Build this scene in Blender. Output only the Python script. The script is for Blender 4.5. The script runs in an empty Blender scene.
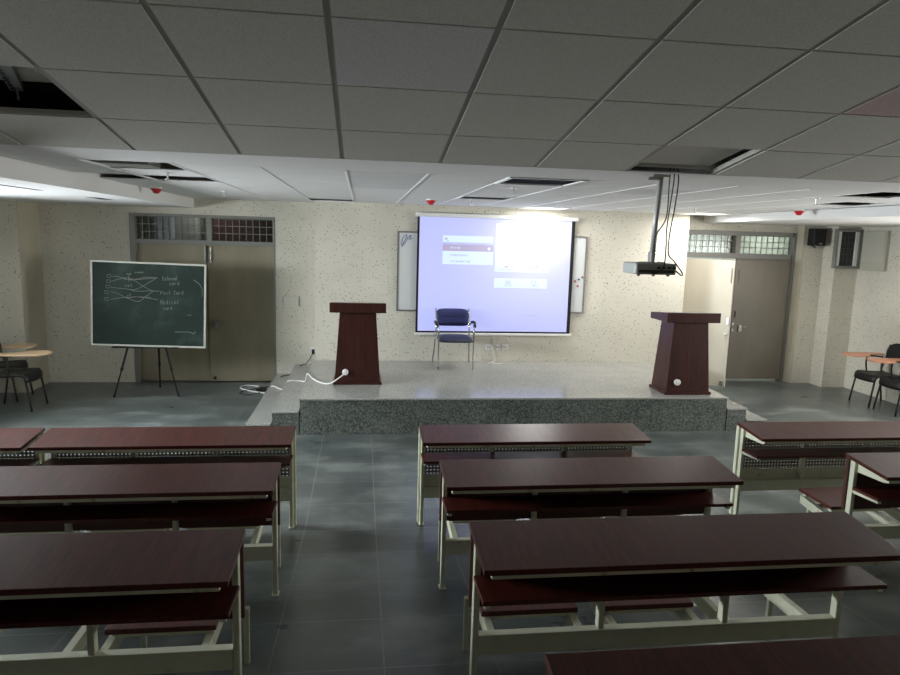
import bpy, math, random
from mathutils import Vector, Matrix
random.seed(7)
scene = bpy.context.scene
col = scene.collection

# ------------------------------------------------------------------ camera
HC = 2.15
f_px, pit, roll, yaw = 673.1, 0.147704, 0.0284642, 0.131999
fw = Vector((math.sin(yaw)*math.cos(pit), math.cos(yaw)*math.cos(pit), -math.sin(pit)))
r0 = Vector((math.cos(yaw), -math.sin(yaw), 0)); u0 = r0.cross(fw)
c_, s_ = math.cos(roll), math.sin(roll)
rt = c_*r0 + s_*u0; up = -s_*r0 + c_*u0
cam_d = bpy.data.cameras.new('camera'); cam = bpy.data.objects.new('camera', cam_d); col.objects.link(cam)
cam_d.sensor_width = 36; cam_d.lens = 36*f_px/900; cam_d.clip_start = .05
m = Matrix((rt, up, -fw)).transposed().to_4x4(); m.translation = (0, 0, HC)
cam.matrix_world = m
scene.camera = cam

# ------------------------------------------------------------------ world, lights, exposure
w = bpy.data.worlds.new('daylight'); scene.world = w; w.use_nodes = True
w.node_tree.nodes['Background'].inputs[0].default_value = (.75, .85, 1, 1)
w.node_tree.nodes['Background'].inputs[1].default_value = .8
scene.view_settings.view_transform = 'Standard'; scene.view_settings.look = 'None'
scene.view_settings.gamma = 1; scene.view_settings.use_curve_mapping = False
scene.view_settings.exposure = 0.0

def area(name, loc, rot, sx, sy, power, color, spread=180):
    l = bpy.data.lights.new(name, 'AREA'); l.shape = 'RECTANGLE'; l.size = sx; l.size_y = sy
    l.energy = power; l.color = color; l.spread = math.radians(spread)
    o = bpy.data.objects.new(name, l); col.objects.link(o); o.location = loc; o.rotation_euler = rot
    return o
PI = math.pi
area('window_daylight_left', (-5.4, 6.0, 2.1), (0, -PI/2, 0), 1.0, 3.0, 680, (.90, .96, 1.0), 120)
area('window_daylight_left_rear', (-5.02, 1.5, 2.2), (0, -PI/2, 0), 1.3, 2.0, 6, (.94, .97, .96))  # unseen fill, added to brighten the near ceiling
area('window_daylight_right', (7.62, 5.6, 1.6), (0, PI/2, 0), 1.3, 2.4, 260, (1.0, .97, .93))
area('lamp_panel_light', (2.445, 8.9, 2.545), (0, 0, 0), .5, .5, 24, (1.0, .98, .94))
area('lamp_panel_light_right', (4.715, 8.9, 2.545), (0, 0, 0), .5, .5, 26, (1.0, .97, .92))
area('corridor_light_right', (6.6, 12.0, 2.7), (0, 0, 0), 1.2, 1.2, 60, (.97, 1.0, .99))
area('corridor_light_left', (-2.6, 12.2, 2.75), (0, 0, 0), .6, .6, 7, (1, .95, .92))
sp = bpy.data.lights.new('projector_beam', 'SPOT'); sp.energy = 420; sp.spot_size = math.radians(13); sp.spot_blend = 1.0
sp.shadow_soft_size = .02; sp.color = (.9, .93, 1)
so = bpy.data.objects.new('projector_beam', sp); col.objects.link(so); so.location = (1.87, 4.42, 1.99)
so.rotation_euler = (Vector((2.28, 9.3, 2.12)) - Vector(so.location)).to_track_quat('-Z', 'Y').to_euler()

# ------------------------------------------------------------------ materials
def lin(c): return tuple(((v/255)/12.92 if v/255 <= .04045 else ((v/255+.055)/1.055)**2.4) for v in c) + (1,)
def mat(name, rgb, rough=.6, metal=0, spec=.5, emit=None, es=1):
    mt = bpy.data.materials.new(name); mt.use_nodes = True
    b = mt.node_tree.nodes['Principled BSDF']
    b.inputs['Base Color'].default_value = lin(rgb); b.inputs['Roughness'].default_value = rough
    b.inputs['Metallic'].default_value = metal; b.inputs['Specular IOR Level'].default_value = spec
    if emit: b.inputs['Emission Color'].default_value = lin(emit); b.inputs['Emission Strength'].default_value = es
    return mt
def nodes(mt): return mt.node_tree.nodes, mt.node_tree.links, mt.node_tree.nodes['Principled BSDF']
def coords(mt, scale=(1, 1, 1), kind='Object'):
    N, L, b = nodes(mt)
    t = N.new('ShaderNodeTexCoord'); mp = N.new('ShaderNodeMapping'); L.new(t.outputs[kind], mp.inputs[0])
    mp.inputs['Scale'].default_value = scale
    return mp.outputs[0]
def ramp(mt, fac, stops):
    N, L, b = nodes(mt); r = N.new('ShaderNodeValToRGB'); L.new(fac, r.inputs[0])
    e = r.color_ramp.elements
    while len(e) < len(stops): e.new(.5)
    for el, (p, c) in zip(e, stops): el.position = p; el.color = c if len(c) == 4 else lin(c)
    return r.outputs[0]
def noise(mt, vec, scale, detail=4, rough=.5):
    N, L, b = nodes(mt); n = N.new('ShaderNodeTexNoise'); L.new(vec, n.inputs['Vector'])
    n.inputs['Scale'].default_value = scale; n.inputs['Detail'].default_value = detail; n.inputs['Roughness'].default_value = rough
    return n.outputs[0]
def mixc(mt, fac, a, b2, mode='MIX'):
    N, L, b = nodes(mt); mx = N.new('ShaderNodeMix'); mx.data_type = 'RGBA'; mx.blend_type = mode
    for inp, v in ((mx.inputs[0], fac), (mx.inputs[6], a), (mx.inputs[7], b2)):
        if hasattr(v, 'links'): L.new(v, inp)
        else: inp.default_value = v
    return mx.outputs[2]
def bump(mt, h, strength=.2, dist=.01):
    N, L, b = nodes(mt); bp = N.new('ShaderNodeBump'); bp.inputs['Strength'].default_value = strength; bp.inputs['Distance'].default_value = dist
    L.new(h, bp.inputs['Height']); L.new(bp.outputs[0], b.inputs['Normal'])

# dotted plaster wall
def dotted(name, base, dot):
    mt = mat(name, base, .85, spec=.2); N, L, b = nodes(mt)
    v = coords(mt); vo = N.new('ShaderNodeTexVoronoi'); L.new(v, vo.inputs['Vector']); vo.inputs['Scale'].default_value = 25
    d = ramp(mt, vo.outputs['Distance'], [(0, (1, 1, 1, 1)), (.13, (1, 1, 1, 1)), (.22, (0, 0, 0, 1))])
    mott = ramp(mt, noise(mt, v, 1.3, 5), [(.3, tuple(int(x*.93) for x in base)), (.7, base)])
    dc = ramp(mt, noise(mt, v, 9, 2), [(.42, tuple(int(x*.8) for x in base)), (.55, dot)])
    L.new(mixc(mt, d, mott, dc), b.inputs['Base Color'])
    return mt
WALL = dotted('dotted_plaster_wall', (210, 206, 192), (98, 92, 80))
PLAIN = mat('plain_plaster', (188, 182, 162), .85, spec=.2)
_v = coords(PLAIN); nodes(PLAIN)[1].new(ramp(PLAIN, noise(PLAIN, _v, 2, 5), [(.3, (176, 170, 150)), (.7, (192, 186, 168))]), nodes(PLAIN)[2].inputs['Base Color'])

def tile_mat(name, c):
    mt = mat(name, c, .9, spec=.15); N, L, b = nodes(mt); v = coords(mt)
    L.new(ramp(mt, noise(mt, v, 120, 3), [(.35, tuple(int(x*.93) for x in c)), (.6, c)]), b.inputs['Base Color'])
    bump(mt, noise(mt, v, 160, 2), .25, .004)
    return mt
TILE = tile_mat('mineral_fibre_tile', (214, 213, 205))
TILE_L = tile_mat('mineral_fibre_tile_new', (218, 218, 217))
TILE_P = tile_mat('mineral_fibre_tile_pinkish', (206, 184, 181))
TBAR = mat('grey_grid_bar', (168, 167, 160), .5)
GYP = mat('painted_gypsum', (226, 226, 224), .8, spec=.2)
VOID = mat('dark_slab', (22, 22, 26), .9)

# floor: slate tiles
FLOOR = mat('slate_floor_tile', (90, 96, 96), .35)
def mk_floor():
    N, L, b = nodes(FLOOR); v = coords(FLOOR)
    mp = N.new('ShaderNodeMapping'); t = N.new('ShaderNodeTexCoord'); L.new(t.outputs['Object'], mp.inputs[0])
    mp.inputs['Location'].default_value = (.40, -4.745, 0)
    br = N.new('ShaderNodeTexBrick'); L.new(mp.outputs[0], br.inputs['Vector']); br.offset = 0; br.squash = 1
    br.inputs['Scale'].default_value = 1; br.inputs['Brick Width'].default_value = .515; br.inputs['Row Height'].default_value = .487
    br.inputs['Mortar Size'].default_value = .004; br.inputs['Mortar Smooth'].default_value = .1
    br.inputs['Color1'].default_value = (0, 0, 0, 1); br.inputs['Color2'].default_value = (1, 1, 1, 1)
    n1 = noise(FLOOR, coords(FLOOR, (1, 1.6, 1)), 1.6, 7, .62)
    base = ramp(FLOOR, n1, [(.3, (66, 73, 72)), (.5, (84, 91, 89)), (.66, (114, 120, 117))])
    base = mixc(FLOOR, .10, base, br.outputs['Color'], 'OVERLAY')
    L.new(mixc(FLOOR, br.outputs['Fac'], base, lin((116, 120, 116))), b.inputs['Base Color'])
    rr = N.new('ShaderNodeMapRange'); L.new(n1, rr.inputs[0]); rr.inputs[3].default_value = .2; rr.inputs[4].default_value = .42
    L.new(rr.outputs[0], b.inputs['Roughness']); bump(FLOOR, noise(FLOOR, v, 6, 4), .12, .01)
mk_floor()

def granite(name, stops, rough, scale):
    mt = mat(name, stops[1][1], rough); N, L, b = nodes(mt); v = coords(mt)
    c = ramp(mt, noise(mt, v, scale, 6, .7), stops)
    c = mixc(mt, ramp(mt, noise(mt, v, 3, 4), [(.35, (0, 0, 0, 1)), (.75, (.35, .35, .35, 1))]), c, lin(stops[-1][1]))
    L.new(c, b.inputs['Base Color']); return mt
GR_TOP = granite('polished_granite_top', [(.33, (112, 114, 111)), (.48, (148, 149, 144)), (.62, (174, 174, 169))], .14, 70)
GR_SIDE = granite('speckled_granite_riser', [(.40, (28, 34, 32)), (.5, (78, 84, 80)), (.62, (124, 128, 122))], .35, 62)

def wood(name, dark, light, rough, sc=(26, 1.2, 26)):
    mt = mat(name, light, rough); N, L, b = nodes(mt)
    n = noise(mt, coords(mt, sc), 2.2, 6, .6); b.inputs['Specular IOR Level'].default_value = .38
    L.new(ramp(mt, n, [(.3, dark), (.7, light)]), b.inputs['Base Color']); return mt
WOOD = wood('mahogany_laminate', (54, 22, 18), (94, 42, 33), .32)
WOOD_E = mat('mahogany_edge', (70, 30, 23), .4)
WOOD_POD = wood('mahogany_veneer', (34, 15, 12), (66, 30, 24), .38, (22, 22, .9))
PAINT = mat('cream_painted_steel', (206, 208, 184), .38)
_v = coords(PAINT); nodes(PAINT)[1].new(ramp(PAINT, noise(PAINT, _v, 14, 6), [(.22, (150, 140, 112)), (.36, (204, 206, 182)), (.8, (214, 216, 194))]), nodes(PAINT)[2].inputs['Base Color'])
BLACK = mat('black_plastic', (22, 22, 24), .45)
BLACKM = mat('black_painted_steel', (24, 24, 26), .35)
CHROME = mat('chrome_tube', (190, 190, 190), .18, 1)
STEEL = mat('brushed_aluminium', (175, 175, 172), .35, .9)
GALV = mat('galvanised_steel', (150, 152, 152), .45, .7)
WHITEP = mat('white_plastic', (222, 222, 218), .4)
RED = mat('red_plastic', (188, 28, 34), .4)
BLUEV = mat('navy_blue_fabric', (34, 40, 92), .6)
BLUES = mat('dark_blue_seat_fabric', (34, 38, 62), .55)
DOORM = mat('olive_grey_door_paint', (150, 143, 120), .5)
def mk_door(mt, a, b_):
    N, L, b = nodes(mt); L.new(ramp(mt, noise(mt, coords(mt, (1, 1, .35)), 2.5, 7, .65), [(.3, a), (.7, b_)]), b.inputs['Base Color'])
mk_door(DOORM, (124, 117, 95), (146, 139, 116))
DOORR = mat('taupe_door_paint', (150, 142, 128), .45); mk_door(DOORR, (118, 111, 99), (132, 125, 113))
DOORO = mat('cream_door_paint', (205, 198, 182), .45); mk_door(DOORO, (196, 189, 172), (208, 202, 186))  # open leaf of the same door, its brighter facing put into the paint
DFRAME = mat('grey_door_frame', (124, 124, 118), .5)
GRILLE = mat('grey_grille_bar', (120, 120, 114), .5)
BOARD = mat('green_chalkboard', (28, 56, 46), .6, spec=.25)
def mk_board():
    N, L, b = nodes(BOARD)
    L.new(ramp(BOARD, noise(BOARD, coords(BOARD, (1, 1, 1)), 2.1, 6, .6), [(.3, (18, 33, 27)), (.5, (24, 41, 34)), (.75, (58, 74, 67))]), b.inputs['Base Color'])
mk_board()
CHALK = mat('chalk', (128, 140, 130), .9)
CHALKP = mat('pink_chalk', (140, 122, 114), .9)
WB = mat('whiteboard_enamel', (205, 208, 208), .3)
TABW = mat('light_wood_tablet', (206, 176, 140), .45)
TABR = mat('pinkish_wood_tablet', (198, 140, 110), .45)
FOIL = mat('silver_foil_insulation', (236, 236, 228), .5, .1)
bump(FOIL, noise(FOIL, coords(FOIL), 40, 5), .9, .02)
def glass(name, rgb, fac, rough=.05):
    mt = bpy.data.materials.new(name); mt.use_nodes = True; N = mt.node_tree.nodes; L = mt.node_tree.links
    N.remove(N['Principled BSDF']); t = N.new('ShaderNodeBsdfTransparent'); t.inputs[0].default_value = lin(rgb)
    g = N.new('ShaderNodeBsdfGlossy'); g.inputs['Roughness'].default_value = rough
    mx = N.new('ShaderNodeMixShader'); mx.inputs[0].default_value = fac
    L.new(t.outputs[0], mx.inputs[1]); L.new(g.outputs[0], mx.inputs[2]); L.new(mx.outputs[0], N['Material Output'].inputs[0]); return mt
GLASS = glass('clear_glass', (225, 235, 230), .08)
GLASSG = glass('greenish_glass', (216, 224, 221), .08, .2)
DARKGL = mat('dark_window_glass', (16, 20, 24), .06, spec=1)
# perforated sheet: holes cut by a procedural grid (object space)
PERF = mat('perforated_cream_steel', (132, 126, 108), .5)  # cream paint darkened, so the panel's shade sits in its colour
def mk_perf():
    N, L, b = nodes(PERF); t = N.new('ShaderNodeTexCoord'); sx = N.new('ShaderNodeSeparateXYZ'); L.new(t.outputs['Object'], sx.inputs[0])
    ms = []
    for out in ('X', 'Z'):
        a = N.new('ShaderNodeMath'); a.operation = 'MULTIPLY'; L.new(sx.outputs[out], a.inputs[0]); a.inputs[1].default_value = 1/.026
        f = N.new('ShaderNodeMath'); f.operation = 'FRACT'; L.new(a.outputs[0], f.inputs[0])
        g = N.new('ShaderNodeMath'); g.operation = 'GREATER_THAN'; L.new(f.outputs[0], g.inputs[0]); g.inputs[1].default_value = .5; ms.append(g)
    mu = N.new('ShaderNodeMath'); mu.operation = 'MULTIPLY'; L.new(ms[0].outputs[0], mu.inputs[0]); L.new(ms[1].outputs[0], mu.inputs[1])
    tr = N.new('ShaderNodeBsdfTransparent'); mx = N.new('ShaderNodeMixShader'); L.new(mu.outputs[0], mx.inputs[0])
    L.new(b.outputs[0], mx.inputs[1]); L.new(tr.outputs[0], mx.inputs[2]); L.new(mx.outputs[0], N['Material Output'].inputs[0])
mk_perf()

# ------------------------------------------------------------------ mesh builder
class MB:
    def __init__(s): s.v = []; s.f = []; s.m = []; s.cur = 0
    def add(s, vs, fs):
        b = len(s.v); s.v += [tuple(p) for p in vs]; s.f += [tuple(b+i for i in f) for f in fs]; s.m += [s.cur]*len(fs); return s
    def box(s, x0, x1, y0, y1, z0, z1):
        return s.hexa([(x0, y0, z0), (x1, y0, z0), (x1, y1, z0), (x0, y1, z0), (x0, y0, z1), (x1, y0, z1), (x1, y1, z1), (x0, y1, z1)])
    def hexa(s, p): return s.add(p, [(0, 3, 2, 1), (4, 5, 6, 7), (0, 1, 5, 4), (1, 2, 6, 5), (2, 3, 7, 6), (3, 0, 4, 7)])
    def quad(s, p): return s.add(p, [(0, 1, 2, 3)])
    def prism(s, pts, d):
        n = len(pts); d = Vector(d); vs = [Vector(p) for p in pts] + [Vector(p)+d for p in pts]
        return s.add(vs, [tuple(range(n))[::-1], tuple(range(n, 2*n))] + [(i, (i+1) % n, n+(i+1) % n, n+i) for i in range(n)])
    def tube(s, pts, r, n=8, cap=True):
        pts = [Vector(p) for p in pts]; rings = []; rs = r if isinstance(r, (list, tuple)) else [r]*len(pts)
        prev = None
        for i, p in enumerate(pts):
            d = (pts[min(i+1, len(pts)-1)] - pts[max(i-1, 0)]).normalized()
            a = prev if prev is not None else (Vector((0, 0, 1)) if abs(d.z) < .9 else Vector((1, 0, 0)))
            a = (a - d*a.dot(d)).normalized(); prev = a; b = d.cross(a)
            rings.append([p + (a*math.cos(2*PI*k/n) + b*math.sin(2*PI*k/n))*rs[i] for k in range(n)])
        vs = [q for rg in rings for q in rg]; fs = []
        for i in range(len(pts)-1):
            for k in range(n): fs.append((i*n+k, i*n+(k+1) % n, (i+1)*n+(k+1) % n, (i+1)*n+k))
        if cap: fs += [tuple(range(n))[::-1], tuple((len(pts)-1)*n+k for k in range(n))]
        return s.add(vs, fs)
    def lathe(s, c, prof, n=16, axis='z'):
        pts = []; rs = []
        for h, r in prof: pts.append(h); rs.append(max(r, .0004))
        vs = []
        for h, r in zip(pts, rs):
            for k in range(n):
                a = 2*PI*k/n; q = (r*math.cos(a), r*math.sin(a), h)
                if axis == 'y': q = (q[0], q[2], q[1])
                vs.append((c[0]+q[0], c[1]+q[1], c[2]+q[2]))
        fs = [(i*n+k, i*n+(k+1) % n, (i+1)*n+(k+1) % n, (i+1)*n+k) for i in range(len(pts)-1) for k in range(n)]
        fs += [tuple(range(n))[::-1], tuple((len(pts)-1)*n+k for k in range(n))]
        return s.add(vs, fs)
    def build(s, name, mats, parent=None, bevel=0, smooth=False):
        me = bpy.data.meshes.new(name); me.from_pydata(s.v, [], s.f)
        for mm in (mats if isinstance(mats, (list, tuple)) else [mats]): me.materials.append(mm)
        me.polygons.foreach_set('material_index', s.m)
        import bmesh
        bm = bmesh.new(); bm.from_mesh(me); bmesh.ops.recalc_face_normals(bm, faces=bm.faces); bm.to_mesh(me); bm.free()
        if smooth:
            for p in me.polygons: p.use_smooth = len(p.vertices) == 4
        o = bpy.data.objects.new(name, me); col.objects.link(o)
        if parent: o.parent = parent
        if bevel:
            b = o.modifiers.new('bevel', 'BEVEL'); b.width = bevel; b.segments = 2; b.limit_method = 'ANGLE'
        return o
def tag(o, label=None, cat=None, group=None, kind=None):
    if label: o['label'] = label
    if cat: o['category'] = cat
    if group: o['group'] = group
    if kind: o['kind'] = kind
    return o
def thing(name, loc, label, cat, group=None, rz=0, ry=0):
    o = bpy.data.objects.new(name, None); o.empty_display_size = .1; col.objects.link(o); o.location = loc; o.rotation_euler = (0, ry, rz)
    return tag(o, label, cat, group)
def struct(mb, name, mt, parent=None, bevel=0): return tag(mb.build(name, mt, parent, bevel), kind='structure')
def copy_tree(o, parent=None):
    c = o.copy(); col.objects.link(c)
    if parent: c.parent = parent
    for ch in list(o.children): copy_tree(ch, c)
    return c
def smoothpts(P, k=6):
    P = [Vector(p) for p in P]; out = []
    for i in range(len(P)-1):
        a, b, c, d = P[max(i-1, 0)], P[i], P[i+1], P[min(i+2, len(P)-1)]
        for j in range(k):
            t = j/k; out.append(.5*((2*b)+(c-a)*t+(2*a-5*b+4*c-d)*t*t+(3*b-a-3*c+d)*t**3))
    return out+[P[-1]]

# ------------------------------------------------------------------ shell
RY, SL = 4.75, .112
def fl(y): return max(0, (RY-y)*SL)
XL, XR, YB = -4.95, 7.5, -2.0
b = MB(); b.prism([(XL-.1, 13.6, 0), (XL-.1, RY, 0), (XL-.1, YB, fl(YB)), (XL-.1, YB, -.2), (XL-.1, 13.6, -.2)], (XR-XL+.2, 0, 0)); struct(b, 'floor', FLOOR)

ZF, CY, CS = 2.58, 4.05, .16       # flat ceiling height, fold line, slope
def cz(y): return ZF + max(0, (CY-y)*CS)
XG = -1.83
BL, BR = -2.3, 5.2                 # beams at the sides of the tray
b = MB(); TH = .012
xs = [XG+.57*k for k in range(-6, 17)]
# sloped part
ys_s = [CY, 3.52, 2.94, 2.36, 1.78, 1.20, .62, .04, -.54, -1.12, -1.70, -2.1]
def near(a, v): return abs(a-v) < .05
for i, x in enumerate(xs[:-1]):
    for j in range(len(ys_s)-1):
        y1, y0 = ys_s[j], ys_s[j+1]
        if (near(x, -1.83) and near(y1, 3.52)) or (near(x, 1.59) and near(y1, CY)): continue
        g, h = .013, .006
        x0, x1 = x+g, x+.57-g; a, c = y0+h, y1-h
        b.cur = 1 if (near(x, 2.16) and near(y1, 2.94)) else (2 if (near(x, -.12) and near(y1, 2.94)) else 0)
        b.hexa([(x0, a, cz(a)), (x1, a, cz(a)), (x1, c, cz(c)), (x0, c, cz(c)), (x0, a, cz(a)+TH), (x1, a, cz(a)+TH), (x1, c, cz(c)+TH), (x0, c, cz(c)+TH)])
# flat part
ys_f = [4.73+.57*k for k in range(9)]   # 4.73 .. 9.29
holes = [(-1.83, 4.73), (-1.83, 5.87), (-2.4, 5.87), (1.02, 4.73), (3.87, 4.73), (4.44, 5.87), (-.69, 8.72), (5.01, 8.72), (2.16, 8.72), (4.44, 8.72), (1.02, 7.01)]
for x in xs:
    x0, x1 = max(x, BL), min(x+.57, BR)
    if x1-x0 < .03: continue
    for y in ys_f:
        y1 = min(y+.57, 9.82)
        if any(near(x, hx) and near(y, hy) for hx, hy in holes): continue
        b.cur = 2 if (near(x, -.12) and y < 6) or (near(x, 2.16) and near(y, 5.3)) else 3
        b.box(x0+.007, x1-.007, y+.004, y1-.004, ZF, ZF+.006)
struct(b, 'ceiling', [TILE, TILE_P, TILE_L, GYP])
# grid bars seen in the joints
b = MB()
hs = lambda x, y: any(near(x, hx) and near(y, hy) for hx, hy in holes)
for x in xs:
    b.hexa([(x-.016, YB, cz(YB)+.003), (x+.016, YB, cz(YB)+.003), (x+.016, CY, ZF+.003), (x-.016, CY, ZF+.003),
            (x-.016, YB, cz(YB)+.03), (x+.016, YB, cz(YB)+.03), (x+.016, CY, ZF+.03), (x-.016, CY, ZF+.03)])
for y in ys_s[1:]: b.box(xs[0], xs[-1], y-.012, y+.012, cz(y)+.007, cz(y)+.028)
struct(b, 'trim_1', TBAR)
b = MB()
for x in xs:
    if BL-.02 < x < BR+.02: b.box(x-.008, x+.008, 4.73, 9.38, ZF-.003, ZF+.010)
for y in ys_f: b.box(BL, BR, y-.012, y+.012, ZF+.002, ZF+.009)
struct(b, 'trim_2', mat('white_grid_bar', (242, 242, 242), .35))
# plain gypsum band at the fold, side beams with lower soffits
b = MB(); b.box(BL, BR, CY, 4.73, ZF, ZF+.008); struct(b, 'trim_3', GYP)
SOF = 2.45
b = MB(); b.box(XL, BL, CY-.02, 10.0, SOF, ZF+.1); b.box(BR, XR, CY-.02, 10.0, SOF+.03, ZF+.1); b.box(XL, XR, CY-.03, CY-.015, ZF+.03, ZF+.1); struct(b, 'trim_4', GYP)
b = MB(); b.box(-2.77, -2.72, 5.6, 6.3, SOF-.002, SOF+.01); b.box(-2.8, -2.68, 7.4, 7.85, SOF-.002, SOF+.01); struct(b, 'trim_5', VOID)
# dark structural slab above everything
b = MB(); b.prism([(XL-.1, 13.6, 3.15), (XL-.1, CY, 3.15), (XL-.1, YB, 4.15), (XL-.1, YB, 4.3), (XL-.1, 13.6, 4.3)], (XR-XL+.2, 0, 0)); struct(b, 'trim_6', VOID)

# walls
def wall_holes(b, x0, x1, y0, y1, z0, z1, ops):   # wall thick in y, openings (xa,xb,za,zb)
    x = x0
    for xa, xb, za, zb in ops:
        b.box(x, xa, y0, y1, z0, z1)
        if za > z0: b.box(xa, xb, y0, y1, z0, za)
        b.box(xa, xb, y0, y1, zb, z1); x = xb
    b.box(x, x1, y0, y1, z0, z1)
b = MB()
wall_holes(b, XL, -.64, 9.80, 9.98, 0, 3.2, [(-3.16, -1.22, 0, 2.36)])
b.box(-.64, 4.70, 9.38, 9.98, 0, 3.2)
wall_holes(b, 4.70, 7.6, 9.92, 10.08, 0, 3.2, [(4.90, 6.76, 0, 2.37)])
struct(b, 'wall_front', WALL)
b = MB(); b.box(6.80, 7.12, 9.74, 9.92, 0, 3.2); b.box(7.12, 7.5, 9.45, 9.92, 0, 3.2); struct(b, 'wall_pilaster_right', WALL)
b = MB(); b.box(6.765, 6.80, 9.74, 9.925, 0, 2.6); struct(b, 'trim_7', PLAIN)
# left wall: plain reveal, splayed dotted pier, window wall
b = MB(); b.hexa([(-4.6, 9.17, 0), (-4.28, 9.17, 0), (-4.30, 9.8, 0), (-4.6, 9.8, 0), (-4.6, 9.17, 2.6), (-4.28, 9.17, 2.6), (-4.30, 9.8, 2.6), (-4.6, 9.8, 2.6)]); struct(b, 'wall_left_reveal', PLAIN)
b = MB(); b.prism([(-4.283, 9.16, 0), (-5.1, 9.16, 0), (-5.1, 9.8, 0), (-4.6, 9.8, 0)], (0, 0, 2.6)); struct(b, 'wall_left_pier', WALL)
def side_wall(name, x0, x1, ops):
    b = MB(); y = YB
    for ya, yb, za, zb in ops:
        b.box(x0, x1, y, ya, -.2, 4.2); b.box(x0, x1, ya, yb, -.2, za); b.box(x0, x1, ya, yb, zb, 4.2); y = yb
    b.box(x0, x1, y, 13.6, -.2, 4.2); return struct(b, name, WALL)
side_wall('wall_left', XL-.12, XL, [(.5, 2.5, 1.5, 2.8), (4.7, 7.3, .95, 2.15)])
side_wall('wall_right', XR, XR+.12, [(4.4, 6.8, .95, 2.25)])
b = MB(); b.box(XL, XR, YB-.12, YB, 0, 4.2); struct(b, 'wall_back', WALL)
# corridor behind the front wall
b = MB(); b.box(XL, XR, 13.4, 13.5, 0, 3.2); b.box(1.9, 2.0, 10.08, 13.4, 0, 3.2); struct(b, 'wall_corridor', mat('corridor_wall', (190, 198, 192), .8))
def window(n, x, y0, y1, z0, z1):
    t = bpy.data.objects.new('window_%d' % n, None); col.objects.link(t); tag(t, kind='structure')
    f = MB(); w_ = .05
    f.box(x-.03, x+.03, y0, y1, z0, z0+w_); f.box(x-.03, x+.03, y0, y1, z1-w_, z1); k = 3
    for i in range(k+1):
        yy = y0+(y1-y0-w_)*i/k; f.box(x-.029, x+.029, yy, yy+w_, z0+w_, z1-w_)
    tag(f.build('window_frame', STEEL, t), kind='structure')
    g = MB(); n_ = 5
    for i in range(1, 12): yy = y0+(y1-y0)*i/12; g.box(x-.006, x+.006, yy-.006, yy+.006, z0+w_, z1-w_)
    for i in range(1, 6): zz = z0+(z1-z0)*i/6; g.box(x-.005, x+.005, y0, y1, zz-.006, zz+.006)
    tag(g.build('window_grille', GRILLE, t), kind='structure')
window(1, XL-.06, 4.7, 7.3, .95, 2.15); window(2, XR+.06, 4.4, 6.8, .95, 2.25); window(3, XL-.06, .5, 2.5, 1.5, 2.8)  # window_3 is unseen, added as the opening for the rear fill

# doors -----------------------------------------------------------------
def transom(parent, x0, x1, y, z0, z1, nx, nz, gl):
    g = MB()
    for i in range(1, nx): xx = x0+(x1-x0)*i/nx; g.box(xx-.005, xx+.005, y-.006, y+.006, z0, z1)
    for i in range(1, nz): zz = z0+(z1-z0)*i/nz; g.box(x0, x1, y-.005, y+.005, zz-.005, zz+.005)
    g.build('grille', GRILLE, parent)
    p = MB(); p.box(x0, x1, y+.03, y+.036, z0, z1); p.build('pane', gl, parent)
# left double door
d1 = bpy.data.objects.new('door_1', None); col.objects.link(d1); tag(d1, kind='structure')
f = MB(); y0, y1 = 9.79, 9.95
f.box(-3.16, -3.09, y0, y1, 0, 2.36); f.box(-1.25, -1.22, y0, y1, 0, 2.36); f.box(-3.09, -1.25, y0, y1, 2.32, 2.36)
f.box(-3.09, -1.25, y0+.02, y1, 1.95, 2.01); f.box(-2.15, -2.08, y0+.02, y1, 2.01, 2.32)
f.build('door_frame', DFRAME, d1, .004)
transom(d1, -3.09, -2.15, 9.86, 2.01, 2.32, 11, 3, GLASS); transom(d1, -2.08, -1.25, 9.86, 2.01, 2.32, 9, 3, GLASS)
lf = MB(); lf.box(-3.09, -2.152, 9.85, 9.89, .012, 1.95); l1 = lf.build('door_leaf', DOORM, d1, .003)
lf = MB(); lf.box(-2.148, -1.25, 9.835, 9.885, .012, 1.95); l2 = lf.build('door_leaf', DOORM, d1, .003)
h = MB(); h.box(-2.185, -2.165, 9.80, 9.85, 1.70, 1.94); h.build('door_closer_bar', STEEL, l1)
h = MB(); h.tube([(-2.10, 9.815, 1.70), (-2.10, 9.815, 1.93)], .008)
for zz in (1.72, 1.80, 1.90): h.box(-2.118, -2.082, 9.80, 9.836, zz-.012, zz+.012)
h.build('tower_bolt', STEEL, l2)
h = MB(); h.tube([(-2.22, 9.81, .885), (-1.86, 9.81, .885)], .007); h.box(-2.06, -2.0, 9.80, 9.836, .86, .91); h.build('sliding_bolt', DFRAME, l2)
h = MB(); h.box(-2.055, -2.01, 9.79, 9.82, .79, .85); h.tube([(-2.05, 9.80, .84), (-2.05, 9.80, .88), (-2.015, 9.80, .88), (-2.015, 9.80, .84)], .005); h.build('padlock', STEEL, l2)
h = MB(); h.lathe((-2.08, 9.825, .06), [(-.012, .025), (.012, .02)], 10, 'y'); h.build('door_stop', BLACK, l2)
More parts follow.
